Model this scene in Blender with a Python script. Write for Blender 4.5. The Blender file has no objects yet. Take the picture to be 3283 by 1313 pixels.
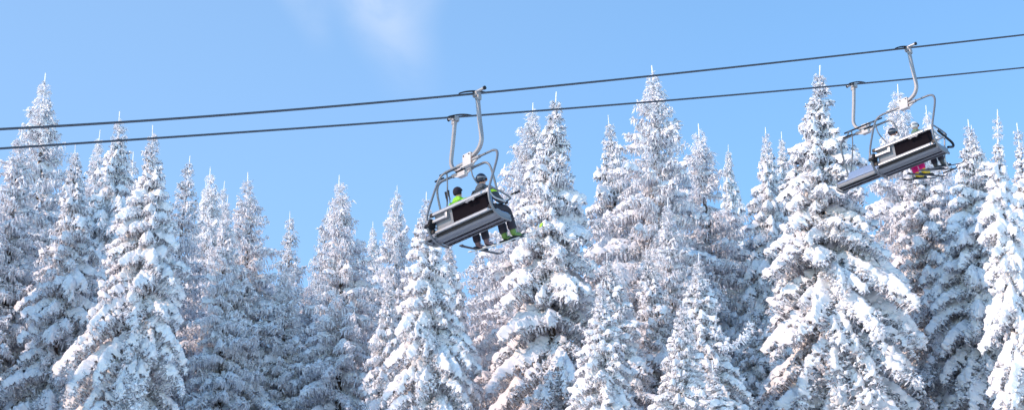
import bpy, bmesh, math, random
import numpy as np
from mathutils import Vector, Matrix, Quaternion
R = math.radians
S = bpy.context.scene
C = S.collection

# ------------------------------------------------------------------ camera
F = 6860.0                      # focal length in pixels of the 3283 px wide photograph
PITCH = R(24.0)
cam_d = bpy.data.cameras.new('camera')
cam = bpy.data.objects.new('camera', cam_d); C.objects.link(cam)
cam_d.sensor_width = 36.0; cam_d.lens = 36.0 * F / 3283.0
cam_d.clip_start = 0.5; cam_d.clip_end = 3000.0
cam.location = (0, 0, 0); cam.rotation_euler = (math.pi / 2 + PITCH, 0, 0)
S.camera = cam

def at(x, y, depth):
    """world point seen at photo pixel (x, y) at a given distance along the view axis"""
    r = (x - 1641.5) / F * depth; u = (656.5 - y) / F * depth
    return Vector((r, depth * math.cos(PITCH) - u * math.sin(PITCH), depth * math.sin(PITCH) + u * math.cos(PITCH)))

# ------------------------------------------------------------------ light
SUN_EL, SUN_AZ = 27.0, 247.0      # azimuth clockwise from +Y: behind the camera's left shoulder
sd = Vector((math.sin(R(SUN_AZ)) * math.cos(R(SUN_EL)), math.cos(R(SUN_AZ)) * math.cos(R(SUN_EL)), math.sin(R(SUN_EL))))
sun_d = bpy.data.lights.new('sun', 'SUN'); sun = bpy.data.objects.new('sun', sun_d); C.objects.link(sun)
sun_d.energy = 2.05; sun_d.angle = R(0.5); sun_d.color = (0.88, 0.635, 0.47)
sun.rotation_euler = (-sd).to_track_quat('-Z', 'Y').to_euler(); sun.location = (-30, -20, 60)

W = bpy.data.worlds.new('World'); S.world = W; W.use_nodes = True
nt = W.node_tree; nt.nodes.clear()
def N(t, kind, **kw):
    n = t.nodes.new(kind)
    for k, v in kw.items():
        if k.startswith('i_'): n.inputs[k[2:].replace('_', ' ')].default_value = v
        else: setattr(n, k, v)
    return n
wo = N(nt, 'ShaderNodeOutputWorld'); bg = N(nt, 'ShaderNodeBackground'); bg.inputs[1].default_value = 0.15
sky = N(nt, 'ShaderNodeTexSky', sky_type='NISHITA', sun_disc=False)
sky.sun_elevation = R(SUN_EL); sky.sun_rotation = R(SUN_AZ); sky.altitude = 1200; sky.air_density = 1.0; sky.dust_density = 0.25; sky.ozone_density = 2.0
# thin wisps of high cloud: streaks between two directions of the sky, frayed by noise
tc = N(nt, 'ShaderNodeTexCoord')
def M2(op, a, b=None, c=None):
    n = N(nt, 'ShaderNodeMath', operation=op)
    for i, v in enumerate((a, b, c)):
        if v is None: continue
        if isinstance(v, (int, float)): n.inputs[i].default_value = v
        else: nt.links.new(v, n.inputs[i])
    return n.outputs[0]
def dot(d):
    dp = N(nt, 'ShaderNodeVectorMath', operation='DOT_PRODUCT'); dp.inputs[1].default_value = d
    nt.links.new(tc.outputs['Generated'], dp.inputs[0]); return dp.outputs['Value']
def smooth(v, lo, hi, a=0.0, b=1.0):
    m = N(nt, 'ShaderNodeMapRange', interpolation_type='SMOOTHSTEP')
    for k, x in (('From Min', lo), ('From Max', hi), ('To Min', a), ('To Max', b)): m.inputs[k].default_value = x
    nt.links.new(v, m.inputs['Value']); return m.outputs[0]
no = N(nt, 'ShaderNodeTexNoise', i_Scale=22.0, i_Detail=6.0, i_Roughness=0.55, i_Distortion=0.5); nt.links.new(tc.outputs['Generated'], no.inputs['Vector'])
no2 = N(nt, 'ShaderNodeTexNoise', i_Scale=9.0, i_Detail=3.0, i_Roughness=0.5); nt.links.new(tc.outputs['Generated'], no2.inputs['Vector'])
def streak(p, q, w0, w1, strength, end):
    A = at(*p, 1).normalized(); B = at(*q, 1).normalized(); nrm = A.cross(B).normalized(); al = (B - A).normalized(); l0 = A.dot(al); l1 = B.dot(al)
    across = M2('ABSOLUTE', M2('ADD', dot(nrm), M2('MULTIPLY', M2('SUBTRACT', no2.outputs['Fac'], 0.5), 0.03)))
    along = dot(al)
    width = smooth(along, l0, l1, w0, w1)
    body = smooth(M2('DIVIDE', across, width), 0.0, 1.0, 1.0, 0.0)
    fade = smooth(along, l0 + (l1 - l0) * end, l1, 1.0, 0.0)
    tex = smooth(no.outputs['Fac'], 0.30, 0.68, 0.25, 1.0)
    return M2('MULTIPLY', M2('MULTIPLY', body, fade), M2('MULTIPLY', tex, strength))
cl = M2('ADD', M2('ADD', streak((1120, -180), (1370, 400), 0.030, 0.018, 0.85, 0.3), streak((930, -120), (1030, 200), 0.018, 0.010, 0.6, 0.2)), streak((1330, -150), (1370, 120), 0.022, 0.008, 0.45, 0.2))
veil = smooth(dot(at(-1500, 300, 1).normalized()), math.cos(R(34)), math.cos(R(6)), 0.0, 0.22)
fac = M2('MINIMUM', M2('ADD', cl, veil), 0.95)
mix = N(nt, 'ShaderNodeMix', data_type='RGBA'); mix.inputs['B'].default_value = (1.68, 2.2, 3.1, 1)
tint = N(nt, 'ShaderNodeMix', data_type='RGBA', blend_type='MULTIPLY'); tint.inputs['Factor'].default_value = 1.0
tint.inputs['B'].default_value = (0.85, 1.035, 1.05, 1)
nt.links.new(sky.outputs[0], tint.inputs['A'])
nt.links.new(fac, mix.inputs['Factor']); nt.links.new(tint.outputs['Result'], mix.inputs['A'])
nt.links.new(mix.outputs['Result'], bg.inputs[0]); nt.links.new(bg.outputs[0], wo.inputs[0])

vs = S.view_settings; vs.view_transform = 'Standard'; vs.look = 'None'; vs.exposure = 1.15; vs.gamma = 1.0
S.cycles.max_bounces = 7; S.cycles.diffuse_bounces = 5; S.cycles.glossy_bounces = 3; S.cycles.transmission_bounces = 2
S.cycles.use_adaptive_sampling = True; S.cycles.adaptive_threshold = 0.02

# ------------------------------------------------------------------ materials
def new_mat(name):
    m = bpy.data.materials.new(name); m.use_nodes = True
    t = m.node_tree; return m, t, t.nodes['Principled BSDF']
def plain(name, col, rough=0.5, metal=0.0, var=0.12, scale=9.0, bump=0.0):
    m, t, b = new_mat(name)
    c = N(t, 'ShaderNodeTexCoord'); n = N(t, 'ShaderNodeTexNoise', i_Scale=scale, i_Detail=4.0)
    t.links.new(c.outputs['Object'], n.inputs['Vector'])
    r = N(t, 'ShaderNodeMix', data_type='RGBA')
    r.inputs['A'].default_value = (*[x * (1 - var) for x in col], 1); r.inputs['B'].default_value = (*[min(1, x * (1 + var)) for x in col], 1)
    t.links.new(n.outputs['Fac'], r.inputs['Factor']); t.links.new(r.outputs['Result'], b.inputs['Base Color'])
    b.inputs['Roughness'].default_value = rough; b.inputs['Metallic'].default_value = metal
    if bump:
        bp = N(t, 'ShaderNodeBump', i_Strength=bump, i_Distance=0.02); t.links.new(n.outputs['Fac'], bp.inputs['Height'])
        t.links.new(bp.outputs[0], b.inputs['Normal'])
    return m

def snow_mat():
    m, t, b = new_mat('snow')
    c = N(t, 'ShaderNodeTexCoord')
    n1 = N(t, 'ShaderNodeTexNoise', i_Scale=13.0, i_Detail=5.0, i_Roughness=0.6); t.links.new(c.outputs['Object'], n1.inputs['Vector'])
    bp = N(t, 'ShaderNodeBump', i_Strength=0.4, i_Distance=0.04); t.links.new(n1.outputs['Fac'], bp.inputs['Height'])
    t.links.new(bp.outputs[0], b.inputs['Normal'])
    n2 = N(t, 'ShaderNodeTexNoise', i_Scale=5.0, i_Detail=3.0); t.links.new(c.outputs['Object'], n2.inputs['Vector'])
    r = N(t, 'ShaderNodeMix', data_type='RGBA'); r.inputs['A'].default_value = (0.80, 0.80, 0.83, 1); r.inputs['B'].default_value = (0.87, 0.855, 0.87, 1)
    t.links.new(n2.outputs['Fac'], r.inputs['Factor']); t.links.new(r.outputs['Result'], b.inputs['Base Color'])
    b.inputs['Roughness'].default_value = 0.65; b.inputs['Specular IOR Level'].default_value = 0.2
    return m

def needle_mat(name, frost, dark=(0.035, 0.05, 0.075)):
    """needles under hoarfrost: rime lies on whatever faces up, the rest shows the needles"""
    m, t, b = new_mat(name)
    c = N(t, 'ShaderNodeTexCoord'); g = N(t, 'ShaderNodeNewGeometry')
    n1 = N(t, 'ShaderNodeTexNoise', i_Scale=11.0, i_Detail=4.0, i_Roughness=0.7); t.links.new(c.outputs['Object'], n1.inputs['Vector'])
    sp = N(t, 'ShaderNodeSeparateXYZ'); t.links.new(g.outputs['Normal'], sp.inputs[0])
    a = N(t, 'ShaderNodeMath', operation='MULTIPLY_ADD'); a.inputs[1].default_value = 0.16
    t.links.new(sp.outputs['Z'], a.inputs[0]); t.links.new(n1.outputs['Fac'], a.inputs[2])
    mr = N(t, 'ShaderNodeMapRange'); mr.inputs['From Min'].default_value = 0.62 - frost; mr.inputs['From Max'].default_value = 0.80 - frost
    t.links.new(a.outputs[0], mr.inputs['Value'])
    r = N(t, 'ShaderNodeMix', data_type='RGBA'); r.inputs['A'].default_value = (*dark, 1); r.inputs['B'].default_value = (0.83, 0.825, 0.86, 1)
    t.links.new(mr.outputs[0], r.inputs['Factor']); t.links.new(r.outputs['Result'], b.inputs['Base Color'])
    b.inputs['Roughness'].default_value = 0.8; b.inputs['Specular IOR Level'].default_value = 0.15
    return m
SNOW = snow_mat()
NEEDLE = needle_mat('frosted_needles', 0.335)
RIME = needle_mat('rimed_needles', 0.41, (0.05, 0.07, 0.12))
BARK = needle_mat('frosted_bark', 0.12, (0.055, 0.038, 0.028))
GROUND = snow_mat(); GROUND.name = 'snow_ground'

# ------------------------------------------------------------------ helpers
def tag(o, label=None, cat=None, group=None, kind=None):
    if label: o['label'] = label
    if cat: o['category'] = cat
    if group: o['group'] = group
    if kind: o['kind'] = kind
    return o
def np_mesh(name, V, Fc, mi, mats, smooth):
    me = bpy.data.meshes.new(name)
    n = len(Fc); me.vertices.add(len(V)); me.vertices.foreach_set('co', V.astype(np.float32).ravel())
    me.loops.add(3 * n); me.loops.foreach_set('vertex_index', Fc.astype(np.int32).ravel())
    me.polygons.add(n); me.polygons.foreach_set('loop_start', np.arange(0, 3 * n, 3, dtype=np.int32))
    me.polygons.foreach_set('material_index', mi.astype(np.int32)); me.polygons.foreach_set('use_smooth', smooth.astype(bool))
    for m in mats: me.materials.append(m)
    me.update(calc_edges=True)
    return me

# ------------------------------------------------------------------ terrain
def ground_z(x, y):
    z = -1.7 + 0.185 * y + 0.03 * x
    if y > 72: z += 0.33 * (y - 72)
    if y > 150: z -= 0.40 * (y - 150)
    return z + 0.5 * math.sin(x * 0.11) * math.cos(y * 0.09)
def build_ground():
    xs = np.linspace(-400, 400, 161); ys = np.concatenate([np.linspace(-200, 0, 21)[:-1], np.linspace(0, 150, 76), np.linspace(150, 900, 40)[1:]])
    V = np.array([(x, y, ground_z(x, y)) for y in ys for x in xs]); nx = len(xs)
    q = np.array([(j * nx + i, j * nx + i + 1, (j + 1) * nx + i + 1, (j + 1) * nx + i) for j in range(len(ys) - 1) for i in range(nx - 1)])
    T = np.concatenate([q[:, [0, 1, 2]], q[:, [0, 2, 3]]])
    o = bpy.data.objects.new('ground', np_mesh('ground', V, T, np.zeros(len(T)), [GROUND], np.ones(len(T)))); C.objects.link(o)
    tag(o, kind='structure')
build_ground()


# ------------------------------------------------------------------ chairlift
def steel_mat(name, col, rough, metal=0.0, grime=0.12):
    m, t, b = new_mat(name)
    c = N(t, 'ShaderNodeTexCoord'); n = N(t, 'ShaderNodeTexNoise', i_Scale=14.0, i_Detail=5.0, i_Roughness=0.65)
    mpn = N(t, 'ShaderNodeMapping'); mpn.inputs['Scale'].default_value = (1, 1, 3)
    t.links.new(c.outputs['Object'], mpn.inputs['Vector']); t.links.new(mpn.outputs[0], n.inputs['Vector'])
    r = N(t, 'ShaderNodeValToRGB'); r.color_ramp.elements[0].position = 0.28; r.color_ramp.elements[1].position = 0.5
    r.color_ramp.elements[0].color = (*[x * (1 - 3 * grime) for x in col], 1); r.color_ramp.elements[1].color = (*col, 1)
    t.links.new(n.outputs['Fac'], r.inputs['Fac']); t.links.new(r.outputs['Color'], b.inputs['Base Color'])
    b.inputs['Roughness'].default_value = rough; b.inputs['Metallic'].default_value = metal
    return m
GALV = steel_mat('galvanised_steel', (0.27, 0.27, 0.285), 0.5, 0.2, 0.03)
TUBE = steel_mat('grey_steel_tube', (0.17, 0.18, 0.20), 0.42, 0.3, 0.06)
ALU = steel_mat('aluminium_profile', (0.40, 0.40, 0.41), 0.36, 0.5, 0.05)
SHELL = steel_mat('grey_seat_shell', (0.20, 0.21, 0.24), 0.5, 0.2, 0.04)
WHITEBOX = steel_mat('pale_cast_metal', (0.50, 0.48, 0.48), 0.55, 0.0, 0.05)
PANEL = plain('dark_back_panel', (0.006, 0.004, 0.007), 0.6)
PANEL.node_tree.nodes['Principled BSDF'].inputs['Specular IOR Level'].default_value = 0.05
BLACK = plain('black_plastic', (0.012, 0.012, 0.015), 0.45)
BLACK.node_tree.nodes['Principled BSDF'].inputs['Specular IOR Level'].default_value = 0.25
BLUEPAD = plain('blue_seat_pad', (0.13, 0.21, 0.36), 0.5, 0, 0.15, 20)
ROPE_M = steel_mat('cable_steel', (0.055, 0.065, 0.085), 0.5, 0.3)
RED = plain('rusty_brown', (0.30, 0.12, 0.07), 0.6)

def bm_obj(name, bm, mat, parent=None, smooth=True, bevel=0.0):
    if bevel:
        bmesh.ops.bevel(bm, geom=list(bm.edges), offset=bevel, segments=2, affect='EDGES', profile=0.7)
    me = bpy.data.meshes.new(name); bm.normal_update(); bm.to_mesh(me); bm.free(); me.materials.append(mat)
    o = bpy.data.objects.new(name, me); C.objects.link(o)
    if smooth:
        for p in me.polygons: p.use_smooth = True
        me.set_sharp_from_angle(angle=R(38))
    if parent: o.parent = parent
    return o
def catmull(pts, n=6):
    pts = [Vector(p) for p in pts]
    if len(pts) < 3: return pts
    out = []
    P = [pts[0] * 2 - pts[1]] + pts + [pts[-1] * 2 - pts[-2]]
    for i in range(1, len(P) - 2):
        a, b, c, d = P[i - 1], P[i], P[i + 1], P[i + 2]
        for k in range(n):
            t = k / n
            out.append(0.5 * ((2 * b) + (c - a) * t + (2 * a - 5 * b + 4 * c - d) * t * t + (3 * b - a - 3 * c + d) * t ** 3))
    out.append(pts[-1]); return out
def sweep(bm, path, prof, up=Vector((0, 1, 0)), scale=None):
    """sweep a closed profile [(a, b)...] along a path; a along up x tangent, b along up"""
    path = [Vector(p) for p in path]; rows = []
    for i, p in enumerate(path):
        t = (path[min(i + 1, len(path) - 1)] - path[max(i - 1, 0)]).normalized()
        s = up.cross(t)
        if s.length < 1e-3: s = Vector((1, 0, 0)).cross(t)
        s.normalize(); u = t.cross(s).normalized(); k = scale(i / (len(path) - 1)) if scale else 1
        rows.append([bm.verts.new(p + s * a * k + u * b * k) for a, b in prof])
    n = len(prof)
    for i in range(len(rows) - 1):
        for j in range(n):
            bm.faces.new((rows[i][j], rows[i][(j + 1) % n], rows[i + 1][(j + 1) % n], rows[i + 1][j]))
    bm.faces.new(rows[0][::-1]); bm.faces.new(rows[-1])
def circ(r, n=12): return [(r * math.cos(2 * math.pi * k / n), r * math.sin(2 * math.pi * k / n)) for k in range(n)]
def sq(w, h, c=0.012): return [(-w + c, -h), (w - c, -h), (w, -h + c), (w, h - c), (w - c, h), (-w + c, h), (-w, h - c), (-w, -h + c)]
def box(bm, c, d, rot=None):
    M = Matrix.Translation(c) @ (rot.to_4x4() if rot else Matrix()) @ Matrix.Diagonal((*d, 1))
    return bmesh.ops.create_cube(bm, size=1.0, matrix=M)
def tube(name, pts, r, mat, parent, n=6, up=Vector((0, 1, 0)), seg=12):
    bm = bmesh.new(); sweep(bm, catmull(pts, n), circ(r, seg), up); return bm_obj(name, bm, mat, parent)
X0 = -0.25        # the carrier hangs a little to the inner side of the grip
ZB = -1.60        # crossbar height below the cable

def profile_bar(name, prof, x0, x1, mat, parent):
    """extrude a closed (y, z) outline along x"""
    bm = bmesh.new(); a = [bm.verts.new((x0, y, z)) for y, z in prof]; b = [bm.verts.new((x1, y, z)) for y, z in prof]
    n = len(prof)
    for j in range(n): bm.faces.new((a[j], a[(j + 1) % n], b[(j + 1) % n], b[j]))
    bm.faces.new(a[::-1]); bm.faces.new(b); bmesh.ops.recalc_face_normals(bm, faces=bm.faces)
    return bm_obj(name, bm, mat, parent)

def make_chair(bar, slope):
    root = bpy.data.objects.new('lift_chair', None); C.objects.link(root)
    # grip
    bm = bmesh.new(); box(bm, (0.03, 0, -0.045), (0.13, 0.16, 0.13)); grip = bm_obj('cable_grip', bm, GALV, root, bevel=0.018)
    bm = bmesh.new(); sweep(bm, [(0.05, -0.01, 0.03), (0.28, -0.01, 0.03)], circ(0.036, 14), Vector((0, 0, 1))); bm_obj('spring_cylinder', bm, ALU, grip)
    bm = bmesh.new(); sweep(bm, [(0.275, -0.01, 0.03), (0.31, -0.01, 0.03)], circ(0.044, 14), Vector((0, 0, 1))); bm_obj('end_cap', bm, BLACK, grip)
    bm = bmesh.new()
    sweep(bm, catmull([(0, y_, z_ + y_ * slope) for y_, z_ in ((-0.50, 0.022), (-0.34, 0.05), (-0.14, 0.062), (0.06, 0.05), (0.26, 0.022))], 4), sq(0.035, 0.012, 0.004), Vector((0, 0, 1)))
    bm_obj('guide_wing', bm, BLACK, grip)
    # hanger arm
    bm = bmesh.new()
    pts = [(0.05, 0, -0.05), (0.075, 0, -0.35), (0.12, 0, -0.75), (0.165, 0, -1.08), (0.165, 0, -1.24), (0.10, 0, -1.38), (-0.02, 0, -1.47), (-0.17, 0, -1.52)]
    sweep(bm, catmull(pts, 6), sq(0.041, 0.045), Vector((0, 1, 0))); bm_obj('hanger_arm', bm, GALV, root)
    bm = bmesh.new(); box(bm, (0.075, 0, -0.13), (0.11, 0.11, 0.12)); bm_obj('hanger_bracket', bm, GALV, root, bevel=0.02)
    # pivot box on the crossbar
    bm = bmesh.new(); box(bm, (X0, -0.005, ZB + 0.03), (0.27, 0.13, 0.31)); bx = bm_obj('pivot_box', bm, WHITEBOX, root, bevel=0.03)
    bm = bmesh.new(); box(bm, (X0 + 0.134, -0.0, ZB + 0.03), (0.016, 0.09, 0.24)); bm_obj('end_plate', bm, RED, bx, bevel=0.004)
    for sx, sz in ((-0.09, 0.13), (0.09, 0.13)):
        bm = bmesh.new()
        M = Matrix.Translation((X0 + sx, -0.075, ZB + 0.03 + sz * 0.8)) @ Matrix.Rotation(math.pi / 2, 4, 'X')
        bmesh.ops.create_cone(bm, cap_ends=True, segments=10, radius1=0.016, radius2=0.016, depth=0.02, matrix=M)
        bm_obj('bolt', bm, BLACK, bx)
    # gussets
    for s in (-1, 1):
        bm = bmesh.new(); v = [bm.verts.new((X0 + s * 0.13, y, ZB - 0.02)) for y in (-0.02, 0.02)] + [bm.verts.new((X0 + s * 0.34, y, ZB - 0.02)) for y in (-0.02, 0.02)] + [bm.verts.new((X0 + s * 0.13, y, ZB - 0.11)) for y in (-0.02, 0.02)]
        bm.faces.new((v[0], v[2], v[4])); bm.faces.new((v[1], v[5], v[3])); bm.faces.new((v[0], v[1], v[3], v[2])); bm.faces.new((v[2], v[3], v[5], v[4])); bm.faces.new((v[4], v[5], v[1], v[0]))
        bmesh.ops.recalc_face_normals(bm, faces=bm.faces); bm_obj('gusset', bm, WHITEBOX, root, smooth=False)
    # hoop frame
    side = lambda s: [(X0 + s * 0.12, 0, ZB), (X0 + s * 0.60, 0, ZB), (X0 + s * 0.80, 0, ZB - 0.01), (X0 + s * 0.93, -0.02, ZB - 0.09), (X0 + s * 0.985, -0.07, ZB - 0.27), (X0 + s * 1.0, -0.19, ZB - 0.60),
                      (X0 + s * 1.0, -0.31, ZB - 0.94), (X0 + s * 1.0, -0.345, ZB - 1.14), (X0 + s * 1.0, -0.28, ZB - 1.40), (X0 + s * 1.0, -0.10, ZB - 1.62), (X0 + s * 1.0, 0.12, ZB - 1.70), (X0 + s * 1.0, 0.40, ZB - 1.74)]
    for s in (-1, 1):
        f = tube('side_frame', side(s), 0.029, TUBE, root, 5, Vector((0.3, 1, 0.2)))
        bm = bmesh.new(); sweep(bm, [(X0 + s * 0.13, 0, ZB), (X0 + s * 0.36, 0, ZB)], circ(0.047, 12), Vector((0, 0, 1))); bm_obj('sleeve', bm, GALV, f)
        tube('armrest', [(X0 + s * 1.0, -0.33, ZB - 1.12), (X0 + s * 1.02, -0.2, ZB - 1.24), (X0 + s * 1.02, 0.0, ZB - 1.29), (X0 + s * 1.01, 0.18, ZB - 1.31)], 0.022, ALU, root)
    # backrest: two aluminium rails, a dark panel and a short grey panel
    def rail(yc, zc, h, d, name, lx=0.86):
        return profile_bar(name, [(yc - d, zc - h * 0.7), (yc - d * 1.1, zc), (yc - d * 0.6, zc + h * 0.85), (yc, zc + h), (yc + d * 0.8, zc + h * 0.8), (yc + d, zc), (yc + d * 0.6, zc - h), (yc - d * 0.5, zc - h)], X0 - lx, X0 + lx, ALU, root)
    r1 = rail(-0.27, ZB - 1.03, 0.046, 0.04, 'top_rail', 0.87); rail(-0.17, ZB - 1.445, 0.045, 0.038, 'lower_rail', 0.90)
    for s in (-1, 1):
        bm = bmesh.new(); box(bm, (X0 + s * 0.90, -0.28, ZB - 1.04), (0.09, 0.08, 0.09)); bm_obj('rail_clamp', bm, BLACK if s < 0 else ALU, root, bevel=0.012)
        bm = bmesh.new(); box(bm, (X0 + s * 0.93, -0.22, ZB - 1.42), (0.10, 0.07, 0.09)); bm_obj('rail_clamp', bm, BLACK, root, bevel=0.012)
    def slab(name, x0, x1, mat, t=0.018):
        return profile_bar(name, [(-0.245, ZB - 1.07), (-0.215, ZB - 1.12), (-0.185, ZB - 1.27), (-0.16, ZB - 1.40), (-0.16 + t, ZB - 1.40), (-0.185 + t, ZB - 1.27), (-0.215 + t, ZB - 1.12), (-0.245 + t, ZB - 1.07)], X0 + x0, X0 + x1, mat, root)
    slab('back_panel', -0.31, 0.855, PANEL); g = slab('side_panel', -0.86, -0.312, SHELL)
    bm = bmesh.new(); sweep(bm, [(X0 - 0.88, -0.27, ZB - 1.20), (X0 - 0.47, -0.27, ZB - 1.20)], sq(0.02, 0.035, 0.008), Vector((0, 0, 1))); bm_obj('lever_arm', bm, ALU, root)
    bm = bmesh.new(); box(bm, (X0 - 0.45, -0.25, ZB - 1.17), (0.07, 0.07, 0.14)); bm_obj('lever_bracket', bm, ALU, root, bevel=0.01)
    bm = bmesh.new(); box(bm, (X0 - 0.97, -0.26, ZB - 1.24), (0.17, 0.20, 0.19), Matrix.Rotation(R(-18), 3, 'X')); k = bm_obj('latch_box', bm, BLACK, root, bevel=0.02)
    bm = bmesh.new(); box(bm, (X0 - 0.97, -0.375, ZB - 1.20), (0.11, 0.012, 0.10), Matrix.Rotation(R(-18), 3, 'X')); bm_obj('latch_plate', bm, SHELL, k, bevel=0.003)
    bm = bmesh.new()
    for xx in (0.28, 0.46): box(bm, (X0 + xx, -0.30, ZB - 1.11), (0.05, 0.03, 0.05))
    box(bm, (X0 + 0.37, -0.315, ZB - 1.10), (0.30, 0.02, 0.035)); bm_obj('mounting_plate', bm, SHELL, root, bevel=0.006)
    # back pad
    profile_bar('back_pad', [(-0.215, ZB - 1.0), (-0.13, ZB - 1.02), (-0.09, ZB - 1.2), (-0.07, ZB - 1.38), (-0.135, ZB - 1.39), (-0.19, ZB - 1.12)], X0 - 0.84, X0 + 0.84, BLUEPAD, root)
    # seat shell with ribbed underside and pad
    und = [(-0.12, ZB - 1.50), (-0.10, ZB - 1.58), (-0.04, ZB - 1.63), (0.02, ZB - 1.645), (0.03, ZB - 1.665), (0.08, ZB - 1.67), (0.09, ZB - 1.655), (0.2, ZB - 1.68), (0.21, ZB - 1.70), (0.26, ZB - 1.705), (0.27, ZB - 1.69), (0.36, ZB - 1.70), (0.41, ZB - 1.67), (0.42, ZB - 1.62), (0.37, ZB - 1.60), (0.1, ZB - 1.57), (-0.06, ZB - 1.51)]
    profile_bar('gap_strip', [(-0.155, ZB - 1.475), (-0.125, ZB - 1.565), (-0.11, ZB - 1.56), (-0.14, ZB - 1.47)], X0 - 0.90, X0 + 0.90, BLACK, root)
    profile_bar('front_strip', [(0.275, ZB - 1.715), (0.40, ZB - 1.70), (0.40, ZB - 1.69), (0.275, ZB - 1.70)], X0 - 0.93, X0 + 0.93, BLACK, root)
    profile_bar('rib_strip', [(0.085, ZB - 1.682), (0.125, ZB - 1.69), (0.125, ZB - 1.68), (0.085, ZB - 1.672)], X0 - 0.93, X0 + 0.93, PANEL, root)
    profile_bar('seat_shell', und, X0 - 0.95, X0 + 0.95, SHELL, root)
    profile_bar('seat_pad', [(-0.09, ZB - 1.50), (-0.02, ZB - 1.455), (0.12, ZB - 1.505), (0.35, ZB - 1.53), (0.43, ZB - 1.56), (0.43, ZB - 1.61), (0.37, ZB - 1.596), (0.1, ZB - 1.566), (-0.05, ZB - 1.51)], X0 - 0.93, X0 + 0.93, BLUEPAD, root)
    bm = bmesh.new(); sweep(bm, [(X0 - 1.0, 0.40, ZB - 1.70), (X0 + 1.0, 0.40, ZB - 1.70)], circ(0.026, 10), Vector((0, 0, 1))); bm_obj('front_rail', bm, TUBE, root)
    for s in (-1, 1):
        profile_bar('end_cap', [(-0.14, ZB - 1.49), (-0.11, ZB - 1.60), (0.0, ZB - 1.66), (0.38, ZB - 1.72), (0.44, ZB - 1.67), (0.44, ZB - 1.59), (0.1, ZB - 1.54), (-0.04, ZB - 1.48)], X0 + s * 0.952 - 0.012, X0 + s * 0.952 + 0.012, SHELL, root)
    # restraint bar, raised or lowered
    if bar == 'up':
        bm = bmesh.new(); sweep(bm, [(X0 - 0.68, 0.14, ZB + 0.05), (X0 + 0.68, 0.14, ZB + 0.05)], circ(0.022, 10), Vector((0, 0, 1))); bar = bm_obj('restraint_bar', bm, BLACK, root)
        for s in (-1, 1):
            tube('bar_arm', [(X0 + s * 0.42, 0.14, ZB + 0.04), (X0 + s * 0.44, 0.10, ZB - 0.2), (X0 + s * 0.48, 0.06, ZB - 0.36), (X0 + s * 0.60, -0.05, ZB - 0.58), (X0 + s * 0.80, -0.2, ZB - 0.90), (X0 + s * 0.86, -0.24, ZB - 0.95)], 0.019, TUBE, bar)
            tube('footrest_arm', [(X0 + s * 0.42, 0.15, ZB + 0.02), (X0 + s * 0.40, 0.30, ZB - 0.10), (X0 + s * 0.38, 0.42, ZB - 0.30)], 0.018, TUBE, bar)
            bm = bmesh.new(); sweep(bm, [(X0 + s * 0.38 - 0.16, 0.42, ZB - 0.31), (X0 + s * 0.38 + 0.16, 0.42, ZB - 0.31)], circ(0.02, 8), Vector((0, 0, 1))); bm_obj('footrest', bm, BLACK, bar)
    else:
        bar = tube('restraint_bar', [(X0 - 0.97, -0.24, ZB - 0.98), (X0 - 0.97, 0.1, ZB - 1.08), (X0 - 0.96, 0.42, ZB - 1.17), (X0 - 0.86, 0.52, ZB - 1.19), (X0 - 0.5, 0.54, ZB - 1.2), (X0 + 0.5, 0.54, ZB - 1.2), (X0 + 0.86, 0.52, ZB - 1.19), (X0 + 0.96, 0.42, ZB - 1.17), (X0 + 0.97, 0.1, ZB - 1.08), (X0 + 0.97, -0.24, ZB - 0.98)], 0.02, TUBE, root, 6, Vector((0.1, 0.2, 1)))
    # the seat is slung tipped back between the side frames
    for o in list(bpy.data.objects):
        q = o
        while q.parent and q.parent != root: q = q.parent
        if q.parent == root and o.type == 'MESH' and q.name.split('.')[0] not in ('cable_grip', 'hanger_arm', 'hanger_bracket', 'pivot_box', 'gusset'):
            for v in o.data.vertices:
                if v.co.y > 0.05: v.co.y = 0.05 + (v.co.y - 0.05) * (0.74 if v.co.z < ZB - 0.8 else 1)
                v.co.z += (0.56 if bar == 'down' else 0.22) * v.co.y
                if v.co.z < ZB - 0.6: v.co.z -= (0.06 if bar == 'down' else 0.0) * (v.co.x - X0)
    return root
def copy_tree(o, parent=None):
    c = o.copy(); C.objects.link(c)
    if parent: c.parent = parent
    for ch in [k for k in bpy.data.objects if k.parent == o]: copy_tree(ch, c)
    return c

LINE = R(44.0)      # heading of the line, from +X towards +Y
def place(root, px, depth, back=False, roll=0.0, pitch=0.0):
    p = at(*px, depth)
    root.rotation_mode = 'XYZ'
    M = Matrix.Translation(p) @ Matrix.Rotation(LINE - math.pi / 2 + (math.pi if back else 0), 4, 'Z') @ Matrix.Rotation(R(roll), 4, 'Y') @ Matrix.Rotation(R(pitch), 4, 'X')
    root.location = M.to_translation(); root.rotation_euler = M.to_euler(); return M
G = dict(FL=((1526, 300), 48.0), FR=((2908, 156), 57.0), BL=((1463, 375), 53.5), BR=((2741, 269), 63.0))
_a, _b = at(*G['FL'][0], G['FL'][1]), at(*G['FR'][0], G['FR'][1]); SLOPE = (_b.z - _a.z) / math.hypot(_b.x - _a.x, _b.y - _a.y)
print('line heading', math.degrees(math.atan2(_b.y - _a.y, _b.x - _a.x)), 'slope', SLOPE)
occ = make_chair('down', SLOPE); emp = make_chair('up', -SLOPE)
MFL = place(occ, *G['FL'], roll=-1.0)
tag(occ, 'nearer occupied chair, two riders, a green jacket on its left seat', 'lift chair', 'chairs of the lift')
occ2 = copy_tree(occ); MFR = place(occ2, *G['FR'], roll=-1.0)
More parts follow.
